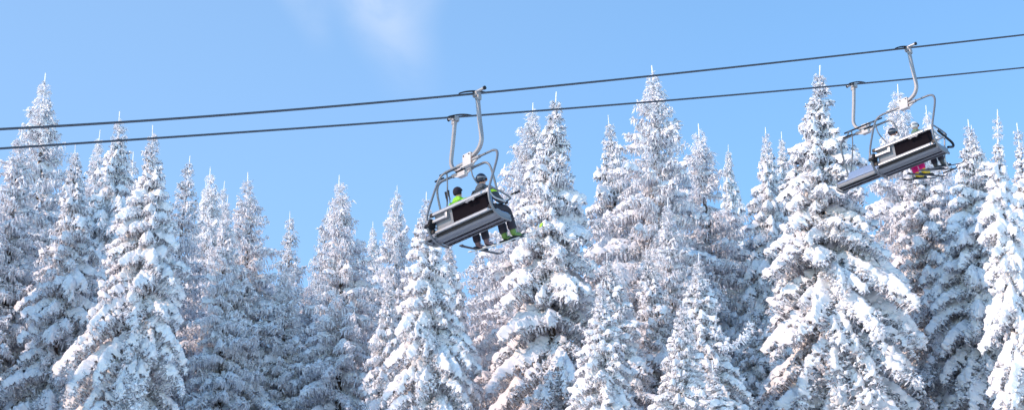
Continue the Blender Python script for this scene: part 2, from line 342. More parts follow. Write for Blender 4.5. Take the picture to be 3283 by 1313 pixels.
tube('side_pad', [(X0 + 0.97, -0.05, ZB - 1.12), (X0 + 0.97, 0.28, ZB - 1.20), (X0 + 0.97, 0.55, ZB - 1.27), (X0 + 0.98, 0.56, ZB - 1.38), (X0 + 0.98, 0.32, ZB - 1.48)], 0.033, BLACK, occ2)
fa = tube('footrest_arm', [(X0 + 0.80, 0.50, ZB - 0.95), (X0 + 0.80, 0.44, ZB - 1.4), (X0 + 0.80, 0.40, ZB - 1.75), (X0 + 0.78, 0.58, ZB - 2.0)], 0.022, ALU, occ2)
bm = bmesh.new(); sweep(bm, [(X0 + 0.58, 0.58, ZB - 2.0), (X0 + 0.98, 0.58, ZB - 2.0)], circ(0.02, 8), Vector((0, 0, 1))); bm_obj('footrest', bm, BLACK, fa)
tag(occ2, 'farther occupied chair whose riders include one in pink trousers', 'lift chair')
MBL = place(emp, *G['BL'], back=True, roll=0.0)
tag(emp, 'empty returning chair mostly hidden behind the nearer occupied chair', 'lift chair', 'chairs of the lift')
emp2 = copy_tree(emp); MBR = place(emp2, *G['BR'], back=True, roll=1.0)
tag(emp2, 'empty returning chair with blue seat, lower left of the farther occupied chair', 'lift chair')

def cable(px4, ga, gb, label):
    cf = np.polyfit([p[0] for p in px4], [p[1] for p in px4], 3)
    (xa, _), da = ga; (xb, _), db = gb; k = (1 / db - 1 / da) / (xb - xa)
    pts = [at(x, float(np.polyval(cf, x)), 1 / (1 / da + k * (x - xa))) for x in np.linspace(-150, 3450, 49)]
    a = pts[0] + (pts[0] - pts[1]).normalized() * 25 + Vector((0, 0, 0.6)); b = pts[-1] + (pts[-1] - pts[-2]).normalized() * 60
    bm = bmesh.new(); sweep(bm, [a] + pts + [b], circ(0.0245, 10), Vector((0, 0, 1)))
    o = bm_obj('steel_cable', bm, ROPE_M); tag(o, label, 'cable', 'haul cables of the chairlift'); return o
cable([(0, 414), (1526, 300), (2911, 154), (3283, 112)], G['FL'], G['FR'], 'upper dark steel cable, carrying the two occupied chairs')
cable([(0, 476), (1463, 375), (2739, 270), (3283, 217)], G['BL'], G['BR'], 'lower dark steel cable, carrying the two empty chairs')

# ------------------------------------------------------------------ riders
def skin(name, verts, edges, radii, mat, parent, root_i=0, sub=2):
    me = bpy.data.meshes.new(name); me.from_pydata([tuple(v) for v in verts], edges, []); me.materials.append(mat)
    o = bpy.data.objects.new(name, me); C.objects.link(o); o.parent = parent
    m = o.modifiers.new('skin', 'SKIN'); m.use_smooth_shade = True
    for i, r in enumerate(radii): me.skin_vertices[0].data[i].radius = (r if isinstance(r, tuple) else (r, r))
    me.skin_vertices[0].data[root_i].use_root = True
    s = o.modifiers.new('sub', 'SUBSURF'); s.levels = sub; s.render_levels = sub
    return o
SKIN_M = plain('skin', (0.55, 0.30, 0.22), 0.5)
def jacket_mat(name, base, stripe=None, zs=()):
    m, t, b = new_mat(name)
    c = N(t, 'ShaderNodeTexCoord'); n = N(t, 'ShaderNodeTexNoise', i_Scale=18.0, i_Detail=3.0); t.links.new(c.outputs['Object'], n.inputs['Vector'])
    r = N(t, 'ShaderNodeMix', data_type='RGBA'); r.inputs['A'].default_value = (*[x * .8 for x in base], 1); r.inputs['B'].default_value = (*[min(1, x * 1.15) for x in base], 1)
    t.links.new(n.outputs['Fac'], r.inputs['Factor']); out = r.outputs['Result']
    if stripe:
        sp = N(t, 'ShaderNodeSeparateXYZ'); t.links.new(c.outputs['Object'], sp.inputs[0])
        for lo, hi in zs:
            g1 = N(t, 'ShaderNodeMath', operation='GREATER_THAN'); g1.inputs[1].default_value = lo; t.links.new(sp.outputs['Z'], g1.inputs[0])
            g2 = N(t, 'ShaderNodeMath', operation='LESS_THAN'); g2.inputs[1].default_value = hi; t.links.new(sp.outputs['Z'], g2.inputs[0])
            mm = N(t, 'ShaderNodeMath', operation='MULTIPLY'); t.links.new(g1.outputs[0], mm.inputs[0]); t.links.new(g2.outputs[0], mm.inputs[1])
            mx = N(t, 'ShaderNodeMix', data_type='RGBA'); mx.inputs['B'].default_value = (*stripe, 1)
            t.links.new(mm.outputs[0], mx.inputs['Factor']); t.links.new(out, mx.inputs['A']); out = mx.outputs['Result']
    t.links.new(out, b.inputs['Base Color']); b.inputs['Roughness'].default_value = 0.75
    bp = N(t, 'ShaderNodeBump', i_Strength=0.5, i_Distance=0.02); t.links.new(n.outputs['Fac'], bp.inputs['Height']); t.links.new(bp.outputs[0], b.inputs['Normal'])
    return m
GREEN = jacket_mat('lime_green_jacket', (0.22, 0.55, 0.03)); GREYJ = jacket_mat('dark_grey_jacket', (0.05, 0.065, 0.085), (0.45, 0.72, 0.03), ((0.40, 0.455),))
MULTI = jacket_mat('green_white_jacket', (0.10, 0.17, 0.11), (0.50, 0.54, 0.50), ((0.30, 0.36), (0.44, 0.50))); WHITEJ = jacket_mat('white_jacket', (0.7, 0.7, 0.72))
DARKT = jacket_mat('black_trousers', (0.022, 0.018, 0.028)); PINKT = jacket_mat('pink_trousers', (0.80, 0.01, 0.20))
NAVY = plain('dark_blue_helmet', (0.012, 0.02, 0.04), 0.22); BEANIE = plain('black_knit_hat', (0.012, 0.008, 0.018), 0.9); WHITEH = plain('white_helmet', (0.6, 0.6, 0.62), 0.3)
BOOTG = plain('lime_boot', (0.10, 0.20, 0.03), 0.35, 0, 0.5, 30); BOOTP = plain('mauve_boot', (0.16, 0.10, 0.11), 0.35, 0, 0.4, 25); BOOTY = plain('yellow_boot', (0.75, 0.52, 0.02), 0.35); BOOTD = plain('dark_boot', (0.04, 0.045, 0.05), 0.35)
SKIW = plain('white_ski', (0.62, 0.60, 0.56), 0.3, 0, 0.2, 5); SKID = plain('dark_ski', (0.06, 0.06, 0.07), 0.35); LIME = plain('lime_tip', (0.45, 0.7, 0.05), 0.4)
GLASS = plain('mirror_lens', (0.30, 0.10, 0.05), 0.1, 0.6)

def person(M, x, sc, label, jacket, trousers, boots, head, gloves, arms=None, lean=0.0, turn=0.0, foot=((0, 0), (0, 0)), cat='person'):
    root = bpy.data.objects.new('person', None); C.objects.link(root)
    Mp = M @ Matrix.Translation((x, 0.05, ZB - 1.45)) @ Matrix.Rotation(R(turn), 4, 'Z') @ Matrix.Rotation(R(17), 4, 'X') @ Matrix.Scale(sc, 4)
    root.matrix_world = Mp; tag(root, label, cat, 'riders on the chairlift')
    ly = math.sin(R(lean))
    arms = arms or ((0.24, 0.14, 0.30), (0.15, 0.36, 0.20))
    V = [(0, 0.0, 0.10), (0, 0.0 + ly * .2, 0.28), (0, 0.01 + ly * .45, 0.47), (0, 0.01 + ly * .56, 0.575), (0, 0.02 + ly * .62, 0.65), (0, 0.03 + ly * .68, 0.735), (0, 0.025 + ly * .74, 0.81), (0, 0.135 + ly * .66, 0.70)]
    E = [(0, 1), (1, 2), (2, 3), (3, 4), (4, 5), (5, 6), (5, 7)]
    Rr = [(0.16, 0.12), (0.15, 0.11), (0.17, 0.11), 0.06, 0.065, (0.078, 0.095), 0.06, 0.016]
    for s in (-1, 1):
        b = len(V); ex, ey, ez = arms[0]; hx, hy, hz = arms[1]
        V += [(s * 0.19, ly * .45, 0.48), (s * ex, ey, ez), (s * (ex + hx) / 2, (ey + hy) / 2, (ez + hz) / 2 - 0.005), (s * hx, hy, hz)]
        E += [(2, b), (b, b + 1), (b + 1, b + 2), (b + 2, b + 3)]; Rr += [0.07, 0.05, 0.043, 0.032]
        b = len(V); V += [(s * 0.10, 0.02, 0.09), (s * 0.125, 0.44, 0.10), (s * 0.13, 0.50, -0.10), (s * 0.13, 0.53, -0.34)]
        E += [(0, b), (b, b + 1), (b + 1, b + 2), (b + 2, b + 3)]; Rr += [0.085, 0.065, 0.055, 0.042]
    skin('body', V, E, Rr, SKIN_M, root, 0)
    # jacket over torso and arms
    JV = [(0, -0.005, 0.03), (0, ly * .2, 0.26), (0, 0.0 + ly * .45, 0.45), (0, 0.01 + ly * .53, 0.56), (0, 0.02 + ly * .58, 0.65), (0, -0.07 + ly * .5, 0.60)]; JE = [(0, 1), (1, 2), (2, 3), (3, 4), (3, 5)]; JR = [(0.20, 0.15), (0.20, 0.155), (0.22, 0.16), 0.15, 0.105, 0.09]
    for s in (-1, 1):
        b = len(JV); ex, ey, ez = arms[0]; hx, hy, hz = arms[1]
        JV += [(s * 0.20, ly * .45, 0.49), (s * ex, ey, ez), (s * (ex * .3 + hx * .7), ey * .3 + hy * .7, ez * .3 + hz * .7 - 0.003), (s * (ex * .05 + hx * .95), ey * .05 + hy * .95, ez * .05 + hz * .95)]
        JE += [(2, b), (b, b + 1), (b + 1, b + 2), (b + 2, b + 3)]; JR += [0.115, 0.085, 0.064, 0.055]
    skin('jacket', JV, JE, JR, jacket, root, 0)
    TV = [(0, 0.0, 0.07)]; TE = []; TR = [(0.19, 0.14)]
    for s in (-1, 1):
        b = len(TV); TV += [(s * 0.10, 0.10, 0.085), (s * 0.125, 0.43, 0.10), (s * 0.13, 0.50, 0.03), (s * 0.13, 0.515, -0.14), (s * 0.13, 0.525, -0.40)]
        TE += [(0, b), (b, b + 1), (b + 1, b + 2), (b + 2, b + 3), (b + 3, b + 4)]; TR += [0.115, 0.098, 0.097, 0.094, 0.098]
    skin('trousers', TV, TE, TR, trousers, root, 0)
    for s in (-1, 1):
        bo = skin('boot', [(s * 0.13, 0.515, -0.24), (s * 0.13, 0.53, -0.38), (s * 0.13, 0.52, -0.47), (s * 0.13, 0.66, -0.475), (s * 0.13, 0.74, -0.48)], [(0, 1), (1, 2), (2, 3), (3, 4)], [0.082, 0.07, 0.066, 0.055, 0.05], boots, root, 0)
        bm = bmesh.new(); box(bm, (s * 0.13, 0.62, -0.522), (0.09, 0.33, 0.025)); bm_obj('sole', bm, BLACK, bo, bevel=0.006)
        bm = bmesh.new()
        for k in range(4): box(bm, (s * 0.13 + 0.0, 0.585 + 0.022 * k, -0.37 - 0.028 * k), (0.09 - 0.008 * k, 0.03, 0.015))
        bm_obj('buckle', bm, ALU, bo, bevel=0.003)
        # glove: palm, four fingers and a thumb curled around what it holds
        hx, hy, hz = arms[1]
        gv = [(s * hx, hy - 0.01, hz), (s * hx, hy + 0.07, hz - 0.01)]; ge = [(0, 1)]; gr = [0.036, (0.045, 0.024)]
        for k in range(4):
            b = len(gv); ox = (k - 1.5) * 0.024; ln = (0.8, 1.0, 0.95, 0.75)[k]
            gv += [(s * hx + ox, hy + 0.095, hz - 0.008), (s * hx + ox, hy + 0.095 + 0.03 * ln, hz - 0.03), (s * hx + ox, hy + 0.09 + 0.012 * ln, hz - 0.058)]
            ge += [(1, b), (b, b + 1), (b + 1, b + 2)]; gr += [0.013, 0.012, 0.010]
        b = len(gv); gv += [(s * hx - s * 0.045, hy + 0.03, hz - 0.01), (s * hx - s * 0.055, hy + 0.065, hz - 0.035)]; ge += [(0, b), (b, b + 1)]; gr += [0.014, 0.012]
        skin('glove', gv, ge, gr, gloves, root, 0, 1)
    # headwear
    hy = 0.03 + ly * .68
    bm = bmesh.new(); bmesh.ops.create_uvsphere(bm, u_segments=20, v_segments=14, radius=1.0)
    for v in bm.verts:
        v.co.x *= 0.108; v.co.y *= 0.128; v.co.z *= 0.125
        if v.co.y > 0.02 and v.co.z < 0.03: v.co.z = 0.03 + (v.co.z - 0.03) * 0.12
        elif v.co.z < -0.06: v.co.z = -0.06 + (v.co.z + 0.06) * 0.3
        v.co += Vector((0, hy, 0.765))
    kind, hm = head
    h = bm_obj('helmet' if kind == 'helmet' else 'knit_hat', bm, hm, root)
    if kind == 'helmet':
        bm = bmesh.new(); sweep(bm, [(math.sin(a) * 0.112, hy + math.cos(a) * 0.133, 0.775 - 0.02 * math.cos(a)) for a in np.linspace(-2.9, 2.9, 26)], [(-0.004, -0.017), (0.004, -0.017), (0.004, 0.017), (-0.004, 0.017)], Vector((0, 0, 1))); bm_obj('goggle_strap', bm, SHELL, h)
        bm = bmesh.new(); sweep(bm, [(math.sin(a) * 0.092, hy + math.cos(a) * 0.128, 0.752) for a in np.linspace(-0.9, 0.9, 10)], [(-0.015, -0.035), (0.012, -0.03), (0.012, 0.03), (-0.015, 0.035)], Vector((0, 0, 1))); bm_obj('goggles', bm, GLASS, h)
    for s in (-1, 1):
        bm = bmesh.new(); bmesh.ops.create_uvsphere(bm, u_segments=8, v_segments=6, radius=0.009, matrix=Matrix.Translation((s * 0.032, hy + 0.083, 0.745))); bm_obj('eye', bm, BLACK, root)
    bm = bmesh.new(); box(bm, (0, hy + 0.078, 0.667), (0.045, 0.01, 0.008)); bm_obj('mouth', bm, RED, root, bevel=0.003)
    return root, Mp

def ski(Mp, s, mat, label, pitch=0.0, yaw=0.0, length=1.62, tip=None):
    root = bpy.data.objects.new('ski', None); C.objects.link(root)
    M = Mp @ Matrix.Translation((s * 0.13, 0.60, -0.545)) @ Matrix.Rotation(R(yaw), 4, 'Z') @ Matrix.Rotation(R(pitch), 4, 'X')
    root.matrix_world = M; tag(root, label, 'ski', 'skis of the riders')
    bm = bmesh.new(); rows = []
    for k in range(25):
        t = k / 24; y = -0.46 * length + t * length
        w = 0.036 + 0.016 * abs(2 * t - 1) ** 2; w *= 1 if t < 0.93 else max(0.15, 1 - ((t - 0.93) / 0.07) ** 2 * 0.85)
        z = 0.10 * max(0, (t - 0.86) / 0.14) ** 2 + 0.02 * max(0, (0.05 - t) / 0.05) ** 2
        rows.append([bm.verts.new((a * w, y, z + b)) for a, b in ((-1, -0.008), (1, -0.008), (1, 0.006), (0.6, 0.012), (-0.6, 0.012), (-1, 0.006))])
    for i in range(24):
        for j in range(6): bm.faces.new((rows[i][j], rows[i][(j + 1) % 6], rows[i + 1][(j + 1) % 6], rows[i + 1][j]))
    bm.faces.new(rows[0][::-1]); bm.faces.new(rows[-1]); bmesh.ops.recalc_face_normals(bm, faces=bm.faces)
    bm_obj('ski_body', bm, mat, root)
    for y in (0.18, -0.19):
        bm = bmesh.new(); box(bm, (0, y, 0.03), (0.065, 0.11, 0.04)); bm_obj('binding', bm, BLACK, root, bevel=0.008)
    if tip:
        bm = bmesh.new(); box(bm, (0, 0.50 * length, 0.08), (0.075, 0.10, 0.022), Matrix.Rotation(R(38), 3, 'X')); bm_obj('tip_guard', bm, tip, root, bevel=0.006)
def pole(M, a, b, label, mat=SKID):
    """a: grip end, b: tip end, in the chair's own frame"""
    root = bpy.data.objects.new('ski_pole', None); C.objects.link(root)
    a = Vector(a); b = Vector(b); q = (b - a).to_track_quat('Z', 'Y'); L = (b - a).length
    root.matrix_world = M @ Matrix.Translation(a) @ q.to_matrix().to_4x4(); tag(root, label, 'ski pole', 'ski poles of the riders')
    bm = bmesh.new(); sweep(bm, [(0, 0, 0.1), (0, 0, L)], circ(0.010, 8), scale=lambda t: 1 - 0.4 * t); bm_obj('shaft', bm, mat, root)
    bm = bmesh.new(); sweep(bm, [(0, 0, -0.01), (0, 0, 0.01), (0, 0, 0.07), (0, 0, 0.14)], circ(0.02, 10), scale=lambda t: 1.35 - 0.5 * t); bm_obj('grip', bm, BLACK, root)
    tube('strap', [(0.01, 0, 0.0), (0.05, 0.01, 0.05), (0.07, 0.02, 0.16), (0.04, 0.02, 0.19), (0.015, 0, 0.02)], 0.007, BLACK, root, 5, Vector((0, 1, 0)), 6)
    bm = bmesh.new(); bmesh.ops.create_cone(bm, cap_ends=True, segments=14, radius1=0.045, radius2=0.02, depth=0.02, matrix=Matrix.Translation((0, 0, L - 0.07))); bm_obj('basket', bm, BLACK, root)

# nearer occupied chair
p1, M1 = person(MFL, X0 - 0.22, 0.98, 'person in lime green jacket and black knit hat, on the left of the nearer chair', GREEN, DARKT, BOOTP, ('hat', BEANIE), BLACK, arms=((0.25, 0.08, 0.28), (0.20, 0.30, 0.22)), turn=5)
p2, M2 = person(MFL, X0 + 0.52, 1.06, 'person in dark helmet and grey jacket with lime stripe, holding poles forward', GREYJ, DARKT, BOOTG, ('helmet', NAVY), BLACK, arms=((0.25, 0.16, 0.27), (0.14, 0.40, 0.24)), lean=4)
ski(M1, -1, SKID, 'dark ski tipped lower under the black knit hat rider', -6, 3); ski(M1, 1, SKIW, 'pale ski held level under the black knit hat rider', 10, -1)
ski(M2, -1, SKIW, 'pale ski on the inner foot of the grey jacketed rider', 10, 1, 1.7); ski(M2, 1, SKIW, 'pale ski with lime tip on the outer foot of the grey jacketed rider', 13, -1, 1.7, LIME)
pole(MFL, (X0 + 0.70, 0.86, ZB - 0.70), (X0 + 0.50, 0.02, ZB - 1.40), 'ski pole held level by the grey jacketed rider, grip nearest the trees', SKIW)
pole(MFL, (X0 + 0.64, 0.82, ZB - 0.72), (X0 + 0.44, 0.02, ZB - 1.40), 'ski pole held level by the grey jacketed rider, grip just behind the other', SKIW)
pole(MFL, (X0 - 0.76, 0.0, ZB - 0.50), (X0 - 0.66, 0.10, ZB - 1.60), 'upright ski pole at the far side of the green jacketed rider')
pole(MFL, (X0 - 0.70, 0.03, ZB - 0.47), (X0 - 0.60, 0.14, ZB - 1.60), 'upright ski pole touching the green jacketed rider')
# farther occupied chair
p3, M3 = person(MFR, X0 + 0.36, 0.92, 'person in white helmet and green patterned jacket on the farther chair', MULTI, DARKT, BOOTD, ('helmet', WHITEH), BLACK, turn=-10)
p4, M4 = person(MFR, X0 - 0.32, 1.0, 'small person in pink trousers and yellow boots on the farther chair', WHITEJ, PINKT, BOOTY, ('helmet', NAVY), BLACK, turn=-14)
ski(M3, -1, SKID, 'dark ski on the inner foot of the green jacketed helmet rider', 0, 1); ski(M3, 1, SKID, 'dark ski on the outer foot of the helmet rider in green pattern', 4, -2)
ski(M4, -1, SKID, 'short dark ski on the left yellow boot', 0, 3, 1.4); ski(M4, 1, SKID, 'short dark ski on the right yellow boot', -8, -1, 1.4)

# ------------------------------------------------------------------ spruce boughs
def smooth_noise(rng, nu, nv, cell):
    a = rng.random((int(nu / cell) + 3, int(nv / cell) + 3))
    u = np.arange(nu) / cell; v = np.arange(nv) / cell
    iu = u.astype(int); iv = v.astype(int); fu = (u - iu)[:, None]; fv = (v - iv)[None, :]
    fu = fu * fu * (3 - 2 * fu); fv = fv * fv * (3 - 2 * fv)
    A = a[np.ix_(iu, iv)]; B = a[np.ix_(iu + 1, iv)]; D = a[np.ix_(iu, iv + 1)]; E = a[np.ix_(iu + 1, iv + 1)]
    return (A * (1 - fu) + B * fu) * (1 - fv) + (D * (1 - fu) + E * fu) * fv

_b = bmesh.new(); bmesh.ops.create_icosphere(_b, subdivisions=1, radius=1.0); _b.verts.ensure_lookup_table()
OCT = np.array([v.co[:] for v in _b.verts]); OCTF = np.array([[v.index for v in f.verts] for f in _b.faces]); _b.free()
def make_template(seed, L, load, hang, g, shoot_step=0.05, shoot_r=0.016):
    """one bough lying along u, spread along v, thickness w; load = depth of the snow on it (0: rime only)"""
    rng = np.random.default_rng(seed)
    P = []      # u, v, w, radius
    TIPS = []
    SH = []     # shoot: base(3), dir(3), len, rad
    Wm = min(0.28 * L ** 0.75 + 0.03, 0.52) if L > 0.4 else 0.11
    def add(line, r0, r1):
        n = len(line)
        for k, p in enumerate(line):
            P.append((*p, r0 + (r1 - r0) * k / max(1, n - 1)))
    amp = rng.uniform(-0.05, 0.05) * L
    mw = lambda u: amp * math.sin(2.6 * u / L)
    add([(u, mw(u), 0.0) for u in np.arange(0, L, 0.04)], 0.105, 0.05)
    u = 0.05 * L; side = 1
    while u < L * 0.985:
        t = u / L
        for sd_ in (side,):
            l = Wm * min(1, 0.35 + t / 0.28) * (1 - t) ** 0.65 * rng.uniform(0.6, 1.25) + 0.05
            a = R(rng.uniform(40, 66)) * (1 - 0.35 * t)
            dr = rng.uniform(0.35, 0.9) * (0.5 + 0.5 * load); z0 = rng.uniform(-0.07, 0.03) * min(1, L)
            line = []
            for s in np.arange(0, l, 0.04):
                q = s / max(l, 1e-3)
                line.append((u + math.cos(a) * s * (1 + 0.1 * q), mw(u) + sd_ * math.sin(a) * s * (1 - 0.1 * q), -dr * s * q ** 0.7 * 0.75 + z0 * min(1, q * 3)))
            if len(line) < 2: line.append((u + 0.03, mw(u) + sd_ * 0.03, 0))
            lr = rng.uniform(0.75, 1.25)
            add(line, 0.066 * lr, 0.052 * lr); TIPS.append(line[-1])
            s = 0.10; sg = 1
            while s < l - 0.04:
                k = min(int(s / 0.04), len(line) - 1); b = line[k]
                l2 = (0.38 * (l - s) + 0.05) * rng.uniform(0.7, 1.3); a2 = a + sg * R(rng.uniform(35, 55))
                tl = [(b[0] + math.cos(a2) * x, b[1] + sd_ * math.sin(a2) * x, b[2] - 0.5 * x * x / max(l2, .02)) for x in np.arange(0, l2, 0.04)]
                if tl:
                    add(tl, 0.05, 0.035); TIPS.append(tl[-1])
                for p in tl[::2]:
                    SH.append((p, (math.cos(a2), sd_ * math.sin(a2), -0.3), 1.0))
                s += rng.uniform(0.07, 0.12); sg = -sg
            for p in line: SH.append((p, (math.cos(a), sd_ * math.sin(a), -0.25), 1.0))
        side = -side; u += rng.uniform(0.035, 0.075) * (0.7 + 0.3 * L)
    for uu in np.arange(0.1, L, shoot_step): SH.append(((uu, mw(uu), 0), (1, 0, 0.1), 0.9))
    P = np.array(P)
    Vs = []; Fs = []; Ms = []; base = 0
    # ---- snow blanket
    if load > 0.05:
        u0, u1 = -0.12, L + 0.16; v1 = np.abs(P[:, 1]).max() + 0.14
        gu = np.arange(u0, u1, g); gv = np.arange(-v1, v1, g)
        U, Vv = np.meshgrid(gu, gv, indexing='ij')
        sc = 0.68 + 0.38 * load
        acc = np.zeros_like(U); accw = np.zeros_like(U)
        for k in range(0, len(P), 1):
            p = P[k]; r = p[3] * sc
            iu0 = max(0, int((p[0] - 2.2 * r - u0) / g)); iu1 = min(len(gu), int((p[0] + 2.2 * r - u0) / g) + 2)
            iv0 = max(0, int((p[1] - 2.2 * r + v1) / g)); iv1 = min(len(gv), int((p[1] + 2.2 * r + v1) / g) + 2)
            d2 = (U[iu0:iu1, iv0:iv1] - p[0]) ** 2 + (Vv[iu0:iu1, iv0:iv1] - p[1]) ** 2
            c3 = (r * np.exp(-d2 / (0.85 * r * r))) ** 3
            acc[iu0:iu1, iv0:iv1] += c3; accw[iu0:iu1, iv0:iv1] += c3 * p[2]
        T = acc ** (1 / 3); w0 = accw / np.maximum(acc, 1e-12)
        lump = smooth_noise(rng, *U.shape, 0.11 / g); fine = smooth_noise(rng, *U.shape, 0.075 / g)
        hole = smooth_noise(rng, *U.shape, 0.13 / g)
        Th = 0.13 * (T / 0.13) ** 0.65 * (0.55 + 0.65 * lump + 0.45 * fine) * (0.55 + 0.75 * load)
        mask = (T > 0.024 + 0.02 * fine) & (hole > 0.42 * (1 - load) + 0.12)
        nu_, nv_ = U.shape
        cell = mask[:-1, :-1] & mask[1:, :-1] & mask[:-1, 1:] & mask[1:, 1:]
        cnt = np.zeros(U.shape, int)
        cnt[:-1, :-1] += cell; cnt[1:, :-1] += cell; cnt[:-1, 1:] += cell; cnt[1:, 1:] += cell
        used = cnt > 0; edge = used & (cnt < 4)
        idx = -np.ones(U.shape, int); idx[used] = np.arange(used.sum())
        ju = rng.uniform(-0.3, 0.3, U.shape) * g; jv = rng.uniform(-0.3, 0.3, U.shape) * g
        top = w0 + Th; bot = w0 - 0.30 * Th
        top = np.where(edge, w0 - 0.015, top); bot = np.where(edge, w0 - 0.02, bot)
        A = np.stack([U + ju, Vv + jv, top], -1)[used]; B = np.stack([U + ju, Vv + jv, bot], -1)[used]
        ci, cj = np.nonzero(cell)
        a_, b_, c_, d_ = idx[ci, cj], idx[ci + 1, cj], idx[ci + 1, cj + 1], idx[ci, cj + 1]
        tf = np.concatenate([np.stack([a_, b_, c_], 1), np.stack([a_, c_, d_], 1)])
        nA = len(A)
        bf = tf[:, ::-1] + nA
        Vs += [A, B]; Fs += [tf, bf]; Ms += [np.zeros(len(tf)), np.ones(len(bf))]; base = 2 * nA
    # ---- clumps of snow on the twig ends
    tips = [t_ for t_ in TIPS + [tuple(p[:3]) for p in P[::7]] if rng.random() < 0.10 + 0.22 * load]
    if tips:
        tp_ = np.array(tips) + rng.normal(0, 0.012, (len(tips), 3)); m_ = len(tp_)
        rad = rng.uniform(0.018, 0.05, m_) * (0.7 + 0.4 * load); up = rng.uniform(0.0, 0.03, m_) + (0.05 * load if load > 0.3 else 0)
        cv = tp_[:, None, :] + OCT[None] * rad[:, None, None] * np.array([1.25, 1.1, 0.8]) * rng.uniform(0.75, 1.25, (m_, len(OCT), 1))
        cv[:, :, 2] += (up * rng.uniform(0, 1, m_))[:, None]
        cf = (OCTF[None] + (np.arange(m_) * len(OCT))[:, None, None] + base).reshape(-1, 3)
        Vs.append(cv.reshape(-1, 3)); Fs.append(cf); Ms.append(np.zeros(len(cf))); base += m_ * len(OCT)
    # ---- shoots
    keep = [s for s in SH if rng.random() < (0.62 if load > 0.05 else 0.95)]
    n = len(keep)
    b0 = np.array([s[0] for s in keep]); dd = np.array([s[1] for s in keep], float)
    hg = rng.random(n) < hang
    down = np.stack([rng.uniform(-0.15, 0.35, n), rng.uniform(-0.3, 0.3, n), -np.ones(n)], 1)
    side_ = dd + rng.normal(0, 0.45, (n, 3))
    dd = np.where(hg[:, None], down, side_)
    dd /= np.linalg.norm(dd, axis=1)[:, None]
    ln = np.where(hg, rng.uniform(0.10, 0.26, n), rng.uniform(0.07, 0.15, n))
    rr = shoot_r * rng.uniform(0.7, 1.4, n)
    e1 = np.cross(dd, rng.normal(0, 1, (n, 3))); e1 /= np.linalg.norm(e1, axis=1)[:, None]; e2 = np.cross(dd, e1)
    vv = [b0]
    for k in range(3):
        a = 2 * math.pi * k / 3
        vv.append(b0 + dd * (ln * 0.4)[:, None] + (e1 * math.cos(a) + e2 * math.sin(a)) * rr[:, None])
    vv.append(b0 + dd * ln[:, None])
    sv = np.stack(vv, 1).reshape(-1, 3)
    o = np.arange(n) * 5 + base
    f = []
    for k in range(3):
        k2 = (k + 1) % 3
        f.append(np.stack([o, o + 1 + k2, o + 1 + k], 1)); f.append(np.stack([o + 4, o + 1 + k, o + 1 + k2], 1))
    f = np.concatenate(f)
    Vs.append(sv); Fs.append(f); Ms.append(np.ones(len(f)))
    return dict(L=L, V=np.concatenate(Vs), F=np.concatenate(Fs), M=np.concatenate(Ms))

CLASSES = (0.32, 0.7, 1.2, 1.9, 2.7)
_tc = {}
def templates(load, hang, cls, coarse=False):
    key = (load, hang, cls, coarse)
    if key not in _tc:
        L = CLASSES[cls]
        g = (0.032, 0.038, 0.042, 0.046, 0.050)[cls] * (1.8 if coarse else 1)
        _tc[key] = [make_template(hash((int(load * 100), int(hang * 100), cls, k)) % 99991, L, load, hang, g,
                                  shoot_r=0.026 if load < 0.05 else 0.018) for k in range(2 if coarse else (6, 6, 5, 5, 4)[cls])]
    return _tc[key]

def bend(V, Ls, az, th0, th1, roll, zt, rt):
    """bend a template (already scaled) along an arc in the vertical plane az, starting at height zt"""
    u, v, w = V[:, 0], V[:, 1], V[:, 2]
    if roll:
        c, s = math.cos(roll), math.sin(roll); v, w = v * c - w * s, v * s + w * c
    tt = np.linspace(-0.1, 1.15, 26); th = th0 + (th1 - th0) * np.clip(tt, 0, 2) ** 1.1
    dr = np.cos(th) * Ls * 0.05; dz = np.sin(th) * Ls * 0.05
    rr = np.concatenate([[0], np.cumsum((dr[1:] + dr[:-1]) / 2)]); zz = np.concatenate([[0], np.cumsum((dz[1:] + dz[:-1]) / 2)])
    rr -= np.interp(0, tt, rr); zz -= np.interp(0, tt, zz)
    t = u / Ls
    thp = np.interp(t, tt, th)
    r = np.interp(t, tt, rr) - np.sin(thp) * w + rt; z = np.interp(t, tt, zz) + np.cos(thp) * w + zt
    return np.stack([r * math.cos(az) - v * math.sin(az), r * math.sin(az) + v * math.cos(az), z], 1)

HN = 20.0       # nominal height of every spruce mesh
STYLES = {
    # c: crown slope, loads: bough snow load choices, hang, a: base angle by depth below tip, drop: extra fall to the bough tip
    'heavy':  dict(c=0.34, loads=(1.0, 0.75, 0.75), hang=0.4, a=((0, 45), (1.5, 8), (4, -18), (9, -34), (20, -38)), drop=(24, 46), dens=1.85, mat=NEEDLE),
    'medium': dict(c=0.335, loads=(0.75, 0.5, 1.0), hang=0.45, a=((0, 50), (1.5, 14), (4, -12), (9, -30), (20, -36)), drop=(16, 42), dens=1.75, mat=NEEDLE),
    'open':   dict(c=0.38, loads=(0.5, 0.75, 0.25), hang=0.5, a=((0, 50), (1.5, 28), (3, 10), (6, -14), (20, -34)), drop=(0, 34), dens=1.5, mat=RIME),
    'rime':   dict(c=0.33, loads=(0.25, 0.5, 0.5, 0.75), hang=0.55, a=((0, 50), (1.5, 22), (4, -4), (9, -22), (20, -32)), drop=(4, 36), dens=1.5, mat=RIME),
    'dark':   dict(c=0.28, loads=(0.25, 0.25, 0.5), hang=0.55, a=((0, 50), (1.5, 28), (4, 8), (9, -12), (20, -25)), drop=(-4, 26), dens=1.1, mat=NEEDLE),
    'pillow': dict(c=0.17, loads=(1.0, 1.0), hang=0.25, a=((0, 45), (1.2, -5), (3, -32), (9, -42), (20, -45)), drop=(22, 36), dens=1.1, mat=NEEDLE),
}
